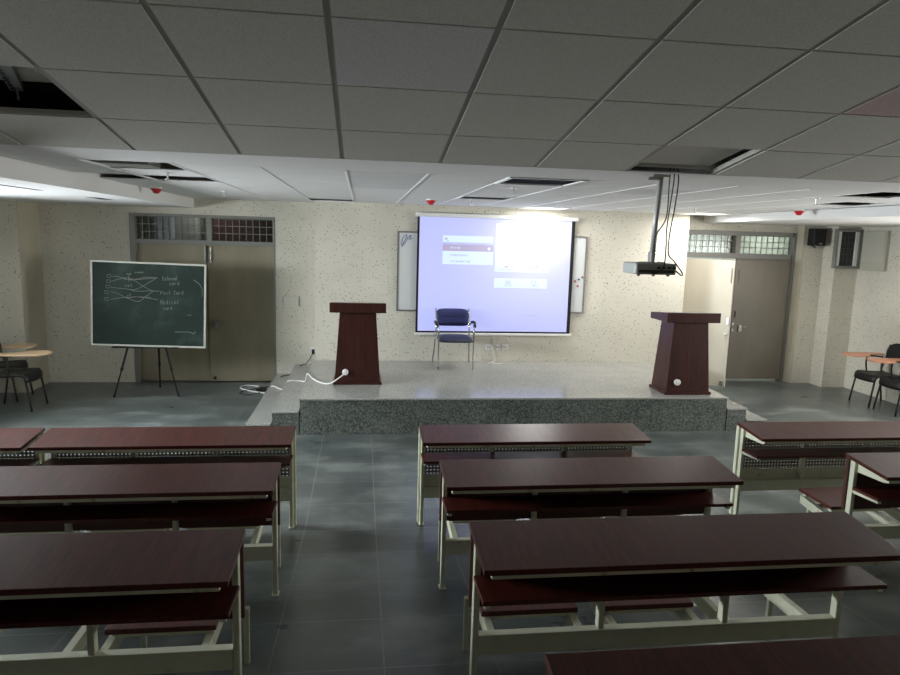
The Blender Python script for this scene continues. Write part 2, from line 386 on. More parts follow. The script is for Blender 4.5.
# right double door, one leaf open into the room
d2 = bpy.data.objects.new('door_2', None); col.objects.link(d2); tag(d2, kind='structure')
f = MB(); y0, y1 = 9.90, 10.05
f.box(4.86, 4.93, y0, y1, 0, 2.37); f.box(6.73, 6.765, y0, y1, 0, 2.37); f.box(4.93, 6.70, y0, y1, 2.30, 2.37)
f.box(4.93, 6.70, y0, y1, 1.95, 2.03); f.box(5.75, 5.83, y0, y1, 2.03, 2.30)
f.build('door_frame', DFRAME, d2, .004)
transom(d2, 4.93, 5.75, 9.97, 2.03, 2.30, 8, 3, GLASSG); transom(d2, 5.83, 6.70, 9.97, 2.03, 2.30, 9, 3, GLASSG)
lf = MB(); lf.box(5.81, 6.728, 9.94, 9.98, .03, 1.95); l3 = lf.build('door_leaf', DOORR, d2, .003); tag(l3, 'taupe closed door leaf')
h = MB(); h.box(5.86, 5.89, 9.915, 9.945, 1.02, 1.12); h.tube([(5.87, 9.92, 1.58), (5.87, 9.92, 1.78)], .006); h.build('tower_bolt', DFRAME, l3)
h = MB(); h.box(5.93, 5.98, 9.91, 9.945, .80, .90); h.tube([(5.98, 9.90, .87), (6.04, 9.89, .88)], .012); h.box(5.82, 5.85, 9.92, 9.945, .80, .84); h.box(5.82, 5.85, 9.92, 9.945, .90, .94); h.build('door_handle', STEEL, l3)
lo = bpy.data.objects.new('door_hinge_line', None)
lf = MB(); lf.box(0, .78, -.02, .02, .03, 1.93); l4 = lf.build('door_leaf', DOORO, d2, .003); tag(l4, 'cream door leaf swung open into the room')
l4.location = (4.93, 9.92, 0); l4.rotation_euler = (0, 0, math.atan2(-.58, .50))
h = MB(); h.tube([(.75, -.03, 1.60), (.75, -.03, 1.82)], .007); h.box(.73, .77, -.035, -.02, .98, 1.08); h.build('tower_bolt', STEEL, l4)
h = MB(); h.lathe((.74, -.05, .83), [(-.02, .012), (0, .024), (.03, .012)], 12, 'y'); h.build('door_knob', WHITEP, l4)
h = MB(); h.box(.71, .76, -.05, -.02, .05, .12); h.build('door_stop', STEEL, l4)
bpy.data.objects.remove(lo)

# things glimpsed through the left fanlight
b = MB(); b.box(-3.35, -2.9, 12.4, 13.0, 0, 2.6); c1 = tag(b.build('cupboard', mat('pale_cupboard', (225, 214, 212), .5)), 'pale cupboard seen through the left fanlight', 'cupboard')
b = MB(); b.box(-2.75, -1.5, 12.6, 13.0, 0, 2.35); c2 = tag(b.build('cupboard', mat('maroon_cupboard', (86, 50, 52), .5)), 'maroon cupboard seen through the left fanlight', 'cupboard')
for o_, (xa, xb, yy, zt) in ((c1, (-3.35, -2.9, 12.4, 2.6)), (c2, (-2.75, -1.5, 12.6, 2.35))):
    h = MB(); xm = (xa+xb)/2
    h.box(xa+.02, xm-.01, yy-.02, yy, .1, zt-.05); h.build('cupboard_door', o_.data.materials[0], o_)
    h = MB(); h.box(xm+.01, xb-.02, yy-.02, yy, .1, zt-.05); h.build('cupboard_door', o_.data.materials[0], o_)

# ------------------------------------------------------------------ stage
st = thing('stage', (0, 0, 0), 'grey granite stage with two side steps at each end', 'stage')
SF, SH = 7.14, .40
def slab(name, x0, x1, z1, hh, parent, yb=9.38):
    g = MB(); g.box(x0, x1, SF+.012, yb, z1-hh, z1-.022); o = g.build('riser', GR_SIDE, parent)
    g = MB(); g.box(x0-(.012 if x0 < 0 else 0), x1+(.012 if x1 > 4 else 0), SF, yb, z1-.022, z1); return g.build(name, GR_TOP, parent, .003)
slab('platform_top', -.65, 4.22, SH+.005, SH+.005, st)
slab('step', -.94, -.662, .265, .265, st, 9.8); slab('step', -1.20, -.952, .13, .13, st, 9.8)
slab('step', 4.232, 4.47, .275, .275, st, 9.38); slab('step', 4.482, 4.72, .14, .14, st, 9.38)
S0 = SH+.005

# ------------------------------------------------------------------ podiums
def podium(x, y, label, side_cord):
    t = thing('podium', (x, y, S0), label, 'podium', 'wooden podiums on the stage')
    b = MB(); b.box(-.285, .285, -.005, .44, 0, .035); b.build('plinth', WOOD_POD, t, .004)
    b = MB(); b.hexa([(-.265, .01, .035), (.265, .01, .035), (.265, .42, .035), (-.265, .42, .035), (-.21, .05, .85), (.21, .05, .85), (.21, .38, .85), (-.21, .38, .85)]); b.build('body', WOOD_POD, t, .003)
    b = MB(); b.hexa([(-.325, -.01, .85), (.325, -.01, .85), (.325, .45, .85), (-.325, .45, .85), (-.325, -.01, .965), (.325, -.01, .965), (.325, .45, .925), (-.325, .45, .925)])
    b.build('reading_top', WOOD_POD, t, .004)
    b = MB(); b.lathe((-.14, -.006, .15), [(-.012, .03), (-.006, .036), (.022, .036)], 16, 'y'); b.lathe((-.14, -.012, .15), [(-.012, .012), (.008, .016)], 12, 'y'); b.build('cable_grommet', WHITEP, t)
    return t
pod1 = podium(-.045, 7.82, 'dark mahogany podium at the left of the stage with white cord', True)
podium(3.79, 7.27, 'dark mahogany podium at the right front corner of the stage', False)

# ------------------------------------------------------------------ desks
DW = 1.67
def make_desk(kind, seats=(1, 1, 1), dz=0, dx=0):
    t = thing('bench_desk' if kind == 'seats' else 'desk', (0, 0, 0), '', 'desk')
    def rail(yy0, yy1, zz0, zz1, x0, x1): return None
    # desktop, sloping slightly towards the user
    b = MB(); b.hexa([(0, -.35, .706), (DW, -.35, .706), (DW, 0, .737), (0, 0, .737), (0, -.35, .728), (DW, -.35, .728), (DW, 0, .76), (0, 0, .76)])
    b.build('desktop', [WOOD], t, .002)
    b = MB(); b.hexa([(.012, -.29, .555), (DW-.012, -.29, .555), (DW-.012, -.075, .547), (.012, -.075, .547), (.012, -.29, .573), (DW-.012, -.29, .573), (DW-.012, -.075, .565), (.012, -.075, .565)])
    b.build('shelf', WOOD, t, .002)
    b = MB(); b.box(.035, DW-.035, -.325, -.30, .68, .7085)
    for s in (0, 1):
        xa = .037 if not s else DW-.067
        b.prism([(xa, -.30, .709), (xa, -.30, .672), (xa, -.072, .66), (xa, -.072, .729)], (.03, 0, 0))
    b.build('desktop_rail', PAINT, t)
    for s in (0, 1):
        b = MB(); xa = .02 if not s else DW-.045
        b.prism([(xa, -.28, .555), (xa, -.28, .538), (xa, -.072, .525), (xa, -.072, .547)], (.022, 0, 0)); b.build('shelf_rail', PAINT, t)
    for i, x in enumerate((.03, .56, 1.11, DW-.03)):
        b = MB(); r = .013
        b.box(x-r, x+r, -.07, -.03, 0 if i in (0, 3) else .30, .735)
        if i in (0, 3): b.box(x-.02, x+.02, -.08, -.02, 0, .008)
        b.build('leg' if i in (0, 3) else 'upright', PAINT, t, .004)
    b = MB(); b.box(.044, DW-.044, -.072, -.03, .212, .298); b.build('crossbeam', PAINT, t, .003)
    if kind == 'front':
        b = MB(); b.box(.03, DW-.03, -.008, -.002, .36, .735); b.build('perforated_panel', PERF, t)
        b = MB(); b.box(.03, DW-.03, -.018, .004, .298, .375); b.box(.03, DW-.03, -.014, 0, .27, .30); b.build('kick_panel', PAINT, t, .002)
        for s in (0, 1):
            xx = .0 if not s else DW-.02
            b = MB(); b.box(xx, xx+.02, -.03, .004, 0, .735); b.build('leg', PAINT, t, .003)
    else:
        b = MB(); b.box(.005, DW-.005, -.028, -.006, .40, .734); b.build('back_panel', WOOD_E, t, .002)
        b = MB(); b.box(.05, DW-.05, .34, .37, .25+dz, .28+dz); b.build('seat_beam', PAINT, t, .002)
        for x in (.05, 1.15, DW-.075):
            b = MB(); b.box(x, x+.024, .344, .366, -.047, .25+dz); b.build('seat_leg', PAINT, t, .003)
        for i, x in enumerate((.085+dx, .615+dx, 1.125+dx)):
            for xa in (x+.0, x+.375):
                b = MB(); b.hexa([(xa, -.03, .235), (xa+.032, -.03, .235), (xa+.032, .37, .281+dz), (xa, .37, .281+dz), (xa, -.03, .297), (xa+.032, -.03, .297), (xa+.032, .37, .338+dz), (xa, .37, .338+dz)])
                b.build('seat_arm', PAINT, t, .002)
            if seats[i]:
                b = MB(); b.box(x-.01, x+.415, .05, .38, .362+dz, .385+dz); sp_ = b.build('seat', WOOD, t, .003)
                
                for ya in (.07, .33): b = MB(); b.box(x+.01, x+.40, ya, ya+.03, .338+dz, .362+dz); b.build('seat_rail', PAINT, sp_)
            else:
                b = MB(); b.box(x+.032, x+.375, .33, .36, .30+dz, .325+dz); b.build('seat_rail', PAINT, t)
    return t
fr = make_desk('front')
full = make_desk('seats'); shifted = make_desk('seats', dx=-.09); no3 = make_desk('seats', (1, 1, 0), -.055); no2 = make_desk('seats', (1, 0, 1), -.055)
used = set()
def place(proto, x, y, label, group=None):
    o = proto if proto.name not in used else copy_tree(proto)
    used.add(o.name); o.location = (x, y, fl(y-.05)); o['label'] = label; o['group'] = 'mahogany topped desks in rows facing the stage'
    return o
place(fr, .43, 4.86, 'front row desk of the middle block, nearest the stage centre')
place(fr, -2.14, 4.86, 'front row desk of the left block beside the aisle')
place(fr, -3.85, 4.86, 'front row desk at the far left edge of the photo')
place(fr, 2.97, 4.86, 'front row desk of the right block with perforated panel')
place(full, .45, 3.70, 'second row desk of the middle block with three seat planks')
place(full, -2.11, 3.70, 'second row desk of the left block, behind the front one')
place(shifted, 3.02, 3.72, 'second row desk at the right edge with brown seat plank')
place(no3, .44, 2.56, 'large third row desk of the middle block, missing its right seat')
place(no2, -2.11, 2.55, 'third row desk at the lower left corner of the photo')
place(full, .46, 1.50, 'nearest desk at the bottom right corner of the photo')

# ------------------------------------------------------------------ projection screen and whiteboard
wb = thing('whiteboard', (1.825, 9.36, 1.665), 'white enamel writing board partly hidden behind the projection screen', 'whiteboard')
b = MB(); b.box(-1.33, 1.33, -.002, .012, -.53, .53); b.build('writing_surface', WB, wb)
b = MB()
for q in ((-1.35, 1.35, .53, .55), (-1.35, 1.35, -.55, -.53), (-1.35, -1.33, -.53, .53), (1.33, 1.35, -.53, .53)): b.box(q[0], q[1], -.012, .016, q[2], q[3])
b.build('board_frame', STEEL, wb)
b = MB(); sc = [(-1.30, .36), (-1.27, .47), (-1.22, .50), (-1.25, .42), (-1.29, .34), (-1.24, .40), (-1.20, .47), (-1.16, .50), (-1.19, .44), (-1.14, .46)]
b.tube(smoothpts([(x, -.004, z) for x, z in sc]), .004, 5); b.build('marker_scribble', mat('blue_marker_ink', (90, 100, 150), .6), wb)
for i, (x, z, c) in enumerate(((3.03, 1.58, 0), (3.08, 1.605, 1), (3.13, 1.64, 0), (3.07, 1.51, 0))):
    b = MB(); b.lathe((0, 0, 0), [(-.012, .010), (-.004, .014), (0, .014)], 12, 'y')
    o = b.build('magnet', mat('magnet_colour', ((170, 50, 60), (50, 60, 120))[c], .4)); o.location = (x, 9.356, z)
    tag(o, ['left round red magnet on the whiteboard right of the screen', 'blue magnet among the red ones on the whiteboard', 'uppermost red magnet on the whiteboard right of the screen', 'lowest red magnet on the whiteboard right of the screen'][i], 'magnet', 'magnets on the whiteboard')
scr = thing('projection_screen', (1.86, 9.32, 1.62), 'pull-down projection screen glowing pale violet with a projected page', 'projection screen')
b = MB(); b.box(-1.115, 1.115, 0, .003, -.80, .80); b.build('screen_border', BLACK, scr)
b = MB(); b.box(-1.14, 1.15, -.035, .05, .80, .855); b.build('screen_housing', WHITEP, scr, .012)
b = MB(); b.box(-1.13, 1.14, -.018, .018, -.835, -.80); b.build('bottom_bar', WHITEP, scr, .008)
def em(name, c, s=1.0):  # screen surface emits the picture in place of the projector's light
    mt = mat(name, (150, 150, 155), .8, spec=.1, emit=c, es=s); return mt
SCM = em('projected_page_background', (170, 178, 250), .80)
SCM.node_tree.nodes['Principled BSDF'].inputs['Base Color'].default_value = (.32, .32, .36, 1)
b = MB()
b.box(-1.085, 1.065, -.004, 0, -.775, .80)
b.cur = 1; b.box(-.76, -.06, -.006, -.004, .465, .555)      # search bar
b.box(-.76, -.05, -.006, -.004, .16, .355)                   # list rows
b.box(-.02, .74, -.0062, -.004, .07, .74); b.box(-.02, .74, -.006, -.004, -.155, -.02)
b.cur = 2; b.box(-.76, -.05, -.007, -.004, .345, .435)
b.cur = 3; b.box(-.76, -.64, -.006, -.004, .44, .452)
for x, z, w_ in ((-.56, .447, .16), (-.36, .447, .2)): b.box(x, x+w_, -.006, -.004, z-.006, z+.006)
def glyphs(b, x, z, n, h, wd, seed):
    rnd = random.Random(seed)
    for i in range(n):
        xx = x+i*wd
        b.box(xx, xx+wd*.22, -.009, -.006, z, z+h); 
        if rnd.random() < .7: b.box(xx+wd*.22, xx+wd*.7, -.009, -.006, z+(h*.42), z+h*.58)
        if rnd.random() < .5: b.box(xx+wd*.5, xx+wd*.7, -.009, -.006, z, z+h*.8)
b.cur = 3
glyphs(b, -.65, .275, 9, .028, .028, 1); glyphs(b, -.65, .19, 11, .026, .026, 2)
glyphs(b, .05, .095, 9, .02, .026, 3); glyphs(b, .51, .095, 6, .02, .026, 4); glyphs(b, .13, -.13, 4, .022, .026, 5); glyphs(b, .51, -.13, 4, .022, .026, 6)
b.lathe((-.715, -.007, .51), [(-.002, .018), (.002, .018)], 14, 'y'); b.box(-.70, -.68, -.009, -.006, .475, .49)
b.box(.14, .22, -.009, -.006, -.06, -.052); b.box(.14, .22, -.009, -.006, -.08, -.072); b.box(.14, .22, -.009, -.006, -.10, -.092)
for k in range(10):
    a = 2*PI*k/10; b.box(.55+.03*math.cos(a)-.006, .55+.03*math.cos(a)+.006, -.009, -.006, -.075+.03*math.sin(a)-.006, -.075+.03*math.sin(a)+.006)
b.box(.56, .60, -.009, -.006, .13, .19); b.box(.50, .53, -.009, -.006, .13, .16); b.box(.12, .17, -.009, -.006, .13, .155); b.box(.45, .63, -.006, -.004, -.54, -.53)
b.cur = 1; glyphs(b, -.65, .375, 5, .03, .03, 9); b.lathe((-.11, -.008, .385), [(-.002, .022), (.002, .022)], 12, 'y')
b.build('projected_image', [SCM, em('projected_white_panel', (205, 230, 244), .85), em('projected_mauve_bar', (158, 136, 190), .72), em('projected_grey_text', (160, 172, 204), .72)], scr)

# ------------------------------------------------------------------ chalkboard on easel
ea = thing('easel', (-2.74, 9.1, 0), 'thin three legged metal easel holding the chalkboard', 'easel')
for i, (p0, p1) in enumerate((((-.40, -.2, 0), (-.23, -.08, .70)), ((.38, -.16, 0), (.20, -.07, .70)), ((0, .38, 0), (.11, .0, .70)))):
    b = MB(); p0 = Vector(p0); p1 = Vector(p1); b.tube([p0, p0.lerp(p1, .5)], .010); b.tube([p0.lerp(p1, .5), p1], .014); b.tube([p0.lerp(p1, .48), p0.lerp(p1, .54)], .019)
    b.tube([p0, p0+Vector((0, 0, .03))], .014); b.build('leg', BLACKM, ea)
b = MB(); b.box(-.42, .40, -.16, -.02, .632, .648); b.box(.08, .14, -.03, .02, .648, 1.5); b.box(-.26, .24, -.04, -.02, .69, .72); b.build('ledge', BLACKM, ea)
cb = thing('chalkboard', (-2.71, 8.965, .65), 'green chalkboard with chalk diagram standing on the easel', 'chalkboard')
cb.rotation_euler = (math.radians(-3), math.radians(1.2), 0)
b = MB(); b.box(-.68, .68, -.004, .008, .02, 1.06); b.build('slate', BOARD, cb)
b = MB()
for q in ((-.70, .70, 0, .022), (-.70, .70, 1.058, 1.08), (-.70, -.678, .022, 1.058), (.678, .70, .022, 1.058)): b.box(q[0], q[1], -.014, .016, q[2], q[3])
b.build('aluminium_frame', mat('white_aluminium', (184, 184, 174), .4), cb)
def BP(px, py): return ((px-18)/(815-18)*1.38-.69, -.006, 1.07-(py-50)/(635-50)*1.06)
def stroke(b, pts, r=.0028, sm=True):
    p = [BP(*q) for q in pts]; b.tube(smoothpts(p, 5) if sm and len(p) > 2 else p, r, 4)
b = MB()
for (x, y) in ((140, 152), (137, 188), (133, 225), (124, 264), (124, 312)): b = MB(); stroke(b, [(x-14, y-10), (x+12, y-9), (x+10, y+10), (x-15, y+9), (x-14, y-10)], sm=False); b.build('chalk_box', CHALK, cb)
for L_ in ([(152, 152), (200, 152), (245, 166), (310, 175)], [(150, 190), (200, 172), (260, 158), (330, 168), (470, 150)], [(150, 230), (250, 236), (330, 236), (470, 152)],
           [(150, 262), (190, 268), (260, 296), (330, 290), (480, 304)], [(150, 314), (250, 298), (340, 322), (400, 280), (450, 242)], [(310, 172), (380, 215), (440, 243), (490, 244)],
           [(285, 238), (330, 250), (440, 243)], [(275, 140), (278, 185)], [(730, 155), (775, 185), (793, 225), (792, 275)], [(600, 530), (700, 528), (738, 538), (745, 520)]): b = MB(); stroke(b, L_); b.build('chalk_line', CHALK, cb)
for L_ in ([(245, 170), (330, 165), (400, 150), (480, 152)], [(255, 300), (300, 294), (370, 288), (430, 292)]): b = MB(); stroke(b, L_, .003); b.build('chalk_line', CHALKP, cb)
FONT = {'E': [[(1, 0), (0, 0), (0, 1), (1, 1)], [(0, .5), (.8, .5)]], 'x': [[(0, .6), (1, 0)], [(0, 0), (1, .6)]], 't': [[(.5, 1), (.5, 0), (.9, 0)], [(.1, .65), (.9, .65)]], 'e': [[(0, .35), (.9, .35), (.7, .62), (.1, .55), (0, .2), (.3, 0), (.9, .1)]],
 'r': [[(0, 0), (0, .6)], [(0, .4), (.5, .62), (.9, .55)]], 'n': [[(0, 0), (0, .6)], [(0, .45), (.5, .62), (.8, .45), (.85, 0)]], 'a': [[(.8, .6), (.2, .6), (0, .3), (.2, 0), (.7, .1), (.8, .6), (.9, 0)]], 'l': [[(.3, 1), (.3, .1), (.7, 0)]],
 'c': [[(.9, .55), (.3, .62), (0, .3), (.3, 0), (.9, .08)]], 'C': [[(1, .9), (.4, 1), (0, .5), (.3, 0), (1, .1)]], 'o': [[(.5, .6), (0, .4), (.2, 0), (.8, .05), (.9, .45), (.5, .6)]], 'd': [[(.8, 1), (.8, 0)], [(.8, .5), (.3, .6), (0, .3), (.3, 0), (.8, .15)]],
 'P': [[(0, 0), (0, 1), (.7, .95), (.8, .6), (0, .5)]], 'i': [[(.4, .6), (.4, 0)]], 's': [[(.8, .6), (.1, .5), (.8, .2), (0, 0)]], 'M': [[(0, 0), (0, 1), (.5, .4), (1, 1), (1, 0)]], 'k': [[(0, 1), (0, 0)], [(.7, .6), (0, .3), (.8, 0)]], 'm': [[(0, 0), (0, .6)], [(0, .5), (.25, .6), (.4, 0)], [(.4, .5), (.7, .6), (.9, 0)]], ' ': []}
b = MB()
for txt, x, y, h, wd in (('External', 512, 168, 26, 12), ('card', 562, 198, 24, 16), ('Post Card', 500, 268, 26, 16), ('Medical', 498, 336, 30, 17), ('card', 520, 376, 26, 14), ('comm', 318, 124, 14, 14), ('xe', 262, 138, 16, 16), ('net', 250, 220, 16, 16), ('sP', 262, 290, 18, 16), ('co', 690, 412, 14, 14)):
    b = MB()
    for i, ch in enumerate(txt):
        for s in FONT[ch]:
            stroke(b, [(x+i*wd*1.15+px*wd*.8, y-i*.8-pz*h) for px, pz in s], .0024, False)
    b.build('chalk_word', CHALK, cb)

# ------------------------------------------------------------------ visitor chair on stage
def vchair():
    t = thing('chair', (1.25, 9.0, S0+.002), 'navy blue chrome framed armchair in front of the projection screen', 'chair')
    for s in (-1, 1):
        x = .235*s
        b = MB(); b.tube(smoothpts([(x, -.23, 0), (x, -.225, .40), (x*1.04, -.20, .57), (x*1.12, -.05, .60), (x*1.06, .14, .57), (x, .17, .54)], 5), .011, 8); b.build('front_leg', CHROME, t, smooth=True)
        b = MB(); b.tube(smoothpts([(x*1.1, .27, 0), (x, .17, .40), (x*.98, .19, .62), (x*.97, .25, .765)], 5), .011, 8); b.build('rear_leg', CHROME, t, smooth=True)
        b = MB(); b.tube(smoothpts([(x*1.05, -.205, .565), (x*1.10, -.14, .607), (x*1.12, -.03, .61), (x*1.08, .09, .595)], 5), .020, 10); b.build('armrest', BLACK, t, smooth=True)
    b = MB(); b.tube([(-.235, -.2, .37), (.235, -.2, .37)], .010); b.tube([(-.235, .14, .37), (.235, .14, .37)], .010); b.build('crossbar', CHROME, t)
    def cush(name, mt, nx, ny, f):
        b = MB(); vs = []; 
        for sgn in (0, 1):
            for j in range(ny+1):
                for i in range(nx+1): vs.append(f(i/nx*2-1, j/ny*2-1, sgn))
        n = (nx+1)*(ny+1); fs = []
        for sgn in (0, 1):
            for j in range(ny):
                for i in range(nx): a = sgn*n+j*(nx+1)+i; fs.append((a, a+1, a+nx+2, a+nx+1))
        edge = [i for i in range(nx+1)]+[j*(nx+1)+nx for j in range(1, ny+1)]+[ny*(nx+1)+i for i in range(nx-1, -1, -1)]+[j*(nx+1) for j in range(ny-1, 0, -1)]
        for a, c in zip(edge, edge[1:]+edge[:1]): fs.append((a, c, n+c, n+a))
        b.add(vs, fs); o = b.build(name, mt, t, smooth=True); return o
    def rr(u, v, k=.22):   # squircle-ish outline
        return u*(1-k*.5*v**4*abs(u)**3), v*(1-k*.5*u**4*abs(v)**3)
    def fs_(u, v, s):
        uu, vv = rr(u, v); pz = (1-u**4)*(1-v**4)
        return (uu*.225, -.03+vv*.235, (.405+.02*pz-.03*max(0, -v)**3) if s else .36)
    cush('seat', BLUES, 14, 12, fs_)
    def fb_(u, v, s):
        uu, vv = rr(u, v); pz = (1-u**6)*(1-v**6); yb = .20+.06*(vv+1)/2 - .0 + .03*u*u*-1
        return (uu*.225, yb-(.012+.022*pz if s else -.012), .645+vv*.118)
    cush('backrest', BLUEV, 14, 10, fb_)
    for o in t.children:
        if o.name.startswith('backrest'):
            b = MB(); b.box(-.14, .14, .175, .18, .66, .672); b.build('stitched_band', BLUES, o)
vchair()

# ------------------------------------------------------------------ tablet-arm chairs
def tchair(tabm):
    t = thing('tablet_chair', (0, 0, 0), '', 'chair')      # faces +x, origin at the middle of the feet
    for s, y in ((0, -.2), (1, .2)):
        b = MB(); b.tube(smoothpts([(.25, y, 0), (.19, y*.93, .40), (.15, y*.93, .43), (-.15, y*.93, .42)], 4), .0125); b.build('front_leg', BLACKM, t, smooth=True)
        b = MB(); b.tube(smoothpts([(-.24, y, 0), (-.17, y*.93, .42), (-.22, y*.9, .62), (-.26, y*.9, .82)], 4), .0125); b.build('rear_leg', BLACKM, t, smooth=True)
    n = 10; prof = [(-.20, .435), (-.1, .425), (.05, .43), (.15, .44), (.20, .435), (.228, .41), (.238, .37)]
    b = MB(); vs = []; fs = []
    for (x, z) in prof:
        for j in range(n+1):
            v = j/n*2-1; vs.append((x-.03*abs(v)**4, v*.215, z-.012*(1-v*v)+.008))
    N_ = len(vs); vs += [(x, y, z-.028) for x, y, z in vs]
    for i in range(len(prof)-1):
        for j in range(n): a = i*(n+1)+j; fs += [(a, a+1, a+n+2, a+n+1), (N_+a, N_+a+n+1, N_+a+n+2, N_+a+1)]
    rim = list(range(n+1))+[i*(n+1)+n for i in range(1, len(prof))]+[(len(prof)-1)*(n+1)+j for j in range(n-1, -1, -1)]+[i*(n+1) for i in range(len(prof)-2, 0, -1)]
    for a, c in zip(rim, rim[1:]+rim[:1]): fs.append((a, c, N_+c, N_+a))
    b.add(vs, fs); b.build('seat', BLACK, t, smooth=True)
    b = MB(); pts = []
    for k in range(24):
        a = 2*PI*k/24; cy = .21*math.copysign(abs(math.cos(a))**.8, math.cos(a)); pts.append((-.235-.06*((.72+.11*math.sin(a))-.72)/.2, cy, .735+.125*math.copysign(abs(math.sin(a))**.9, math.sin(a))))
    b.prism(pts, (-.025, 0, 0)); b.build('backrest', BLACK, t, .006)
    b = MB(); b.tube(smoothpts([(.02, -.215, .41), (.03, -.24, .55), (.03, -.22, .665)], 4), .011); b.tube([(-.18, -.2, .64), (.12, -.2, .664)], .011); b.tube([(-.17, -.19, .46), (-.18, -.2, .64)], .011); b.build('tablet_support', BLACKM, t)
    b = MB(); b.prism([(-.18, -.27, .672), (.15, -.30, .672), (.38, -.27, .672), (.46, -.16, .672), (.44, -.02, .672), (.36, .05, .672), (.18, .02, .672), (.08, -.12, .672), (-.18, -.17, .672)], (0, 0, .018)); b.build('writing_tablet', tabm, t, .003)
    return t
ca = tchair(TABW)
def setc(o, x, y, rz, label, g):
    o.location = (x, y, 0); o.rotation_euler = (0, 0, rz); o['label'] = label; o['group'] = g; return o
setc(ca, -4.05, 8.38, 0, 'black chair with light wooden writing tablet, nearer one at left wall', 'tablet chairs by the left wall')
setc(copy_tree(ca), -4.44, 8.90-.02, 0, 'black chair with light wooden tablet, half hidden nearer the left corner', 'tablet chairs by the left wall')
cr = tchair(TABR)
setc(cr, 7.17, 8.38, PI-.04, 'black chair with pinkish wooden tablet, farther one by the right wall', 'tablet chairs by the right wall')
setc(copy_tree(cr), 7.17, 7.91, PI-.04, 'black chair with pinkish tablet at the right edge, nearer the camera', 'tablet chairs by the right wall')
for o in list(bpy.data.objects):     # tablets on the other hand at the right wall
    pass

# ------------------------------------------------------------------ projector
pj = thing('projector', (1.87, 4.12, 1.95), 'grey projector hanging on a ceiling pole above the right desks', 'projector')
b = MB(); b.prism([(-.135, 0, 0), (.13, 0, 0), (.138, .02, .0), (.138, .23, 0), (-.138, .23, 0), (-.145, .02, 0)], (0, 0, .072)); b.build('casing', mat('grey_projector_plastic', (178, 182, 180), .45), pj, .01)
b = MB(); b.box(-.12, .115, -.003, .001, .012, .03)
for k in range(4): b.box(.0+k*.035, .022+k*.035, -.005, 0, .036, .052)
b.build('port_panel', mat('dark_grey_ports', (66, 68, 68), .5), pj)
b = MB(); b.lathe((0, .25, .036), [(-.03, .034), (.0, .034), (.015, .03)], 18, 'y'); b.build('lens', BLACK, pj)
b = MB()
for k in range(3): b.lathe((-.10+.10*k, .05, -.012), [(0, .01), (.012, .012)], 8)
b.build('foot', BLACK, pj)
b = MB(); b.tube([(.0, .09, .105), (.018, .08, .615)], .018, 12); b.build('pole', mat('grey_painted_pole', (186, 188, 186), .35, .2), pj, smooth=True)
b = MB(); b.tube([(0, .09, .07), (.0, .09, .145)], .027, 12); b.box(-.07, .07, .05, .13, .071, .08); b.build('pole_collar', CHROME, pj)
b = MB(); b.box(-.055, .06, .03, .13, .615, .628); b.box(-.075, .02, .05, .07, .595, .615); b.build('ceiling_plate', STEEL, pj)
for i, P in enumerate(([(.045, -.03, .70), (.06, -.02, .60), (.055, .0, .42), (.045, .0, .28), (.05, 0, .18), (.035, -.02, .05), (-.02, -.03, .01), (-.05, -.01, .02)],
          [(.06, -.03, .70), (.09, -.02, .60), (.088, 0, .42), (.07, .0, .28), (.068, 0, .14), (.10, -.02, .09), (.155, -.03, .02), (.16, -.015, .0), (.12, -.01, .03)],
          [(.03, -.02, .70), (.04, .0, .56), (.05, .03, .36), (-.0, .06, .24), (.015, .07, .12)])):
    b = MB(); b.tube(smoothpts(P, 6), .0045, 6); b.build('cable', BLACK, pj, smooth=True)

# ------------------------------------------------------------------ ceiling fittings
def lampp(x, y, label, lit):
    t = thing('ceiling_light', (x, y, ZF), label, 'ceiling light', 'square ceiling light panels')
    b = MB(); 
    for q in ((-.28, .28, .255, .28), (-.28, .28, -.28, -.255), (-.28, -.255, -.255, .255), (.255, .28, -.255, .255)): b.box(q[0], q[1], q[2], q[3], -.012, .03)
    b.build('frame', WHITEP, t); b = MB(); b.box(-.255, .255, -.255, .255, -.002, .02); b.build('diffuser', mat('lit_diffuser', (240, 240, 235), .5, emit=(255, 252, 244), es=3.0), t)
lampp(2.445, 9.005, 'lit square ceiling panel above the projection screen', 1); lampp(4.725, 9.005, 'lit square ceiling panel between projector pole and right door', 1)
for i, (x, y, lb) in enumerate(((1.305, 5.015, 'dark square air vent in the ceiling, large one before the screen'), (1.305, 7.295, 'dark square air vent just above the projection screen'))):
    t = thing('ceiling_vent', (x, y, ZF), lb, 'air vent', 'square ceiling air vents')
    b = MB()
    for q in ((-.285, .285, .26, .285), (-.285, .285, -.285, -.26), (-.285, -.26, -.26, .26), (.26, .285, -.26, .26)): b.box(q[0], q[1], q[2], q[3], -.008, .02)
    b.build('frame', WHITEP, t); b = MB()
    for k in range(9): yy = -.24+k*.055; b.hexa([(-.26, yy, .0), (.26, yy, .0), (.26, yy+.006, .0), (-.26, yy+.006, .0), (-.26, yy+.03, .03), (.26, yy+.03, .03), (.26, yy+.036, .03), (-.26, yy+.036, .03)])
    b.build('louvre', mat('dark_louvre', (60, 60, 70), .5), t)
for i, (x, y, lb) in enumerate(((-2.13, 7.48, 'red smoke detector near the left ceiling beam'), (.78, 7.87, 'red smoke detector on the ceiling left of the screen top'), (4.98, 7.3, 'red smoke detector near the right ceiling beam'))):
    t = thing('smoke_detector', (x, y, ZF), lb, 'smoke detector', 'red smoke detectors')
    b = MB(); b.lathe((0, 0, 0), [(-.015, .055), (0, .06)], 20); b.build('base', WHITEP, t)
    b = MB(); b.lathe((0, 0, 0), [(-.066, .018), (-.06, .028), (-.04, .042), (-.026, .055), (-.0155, .055)], 20); b.build('dome', RED, t, smooth=True)
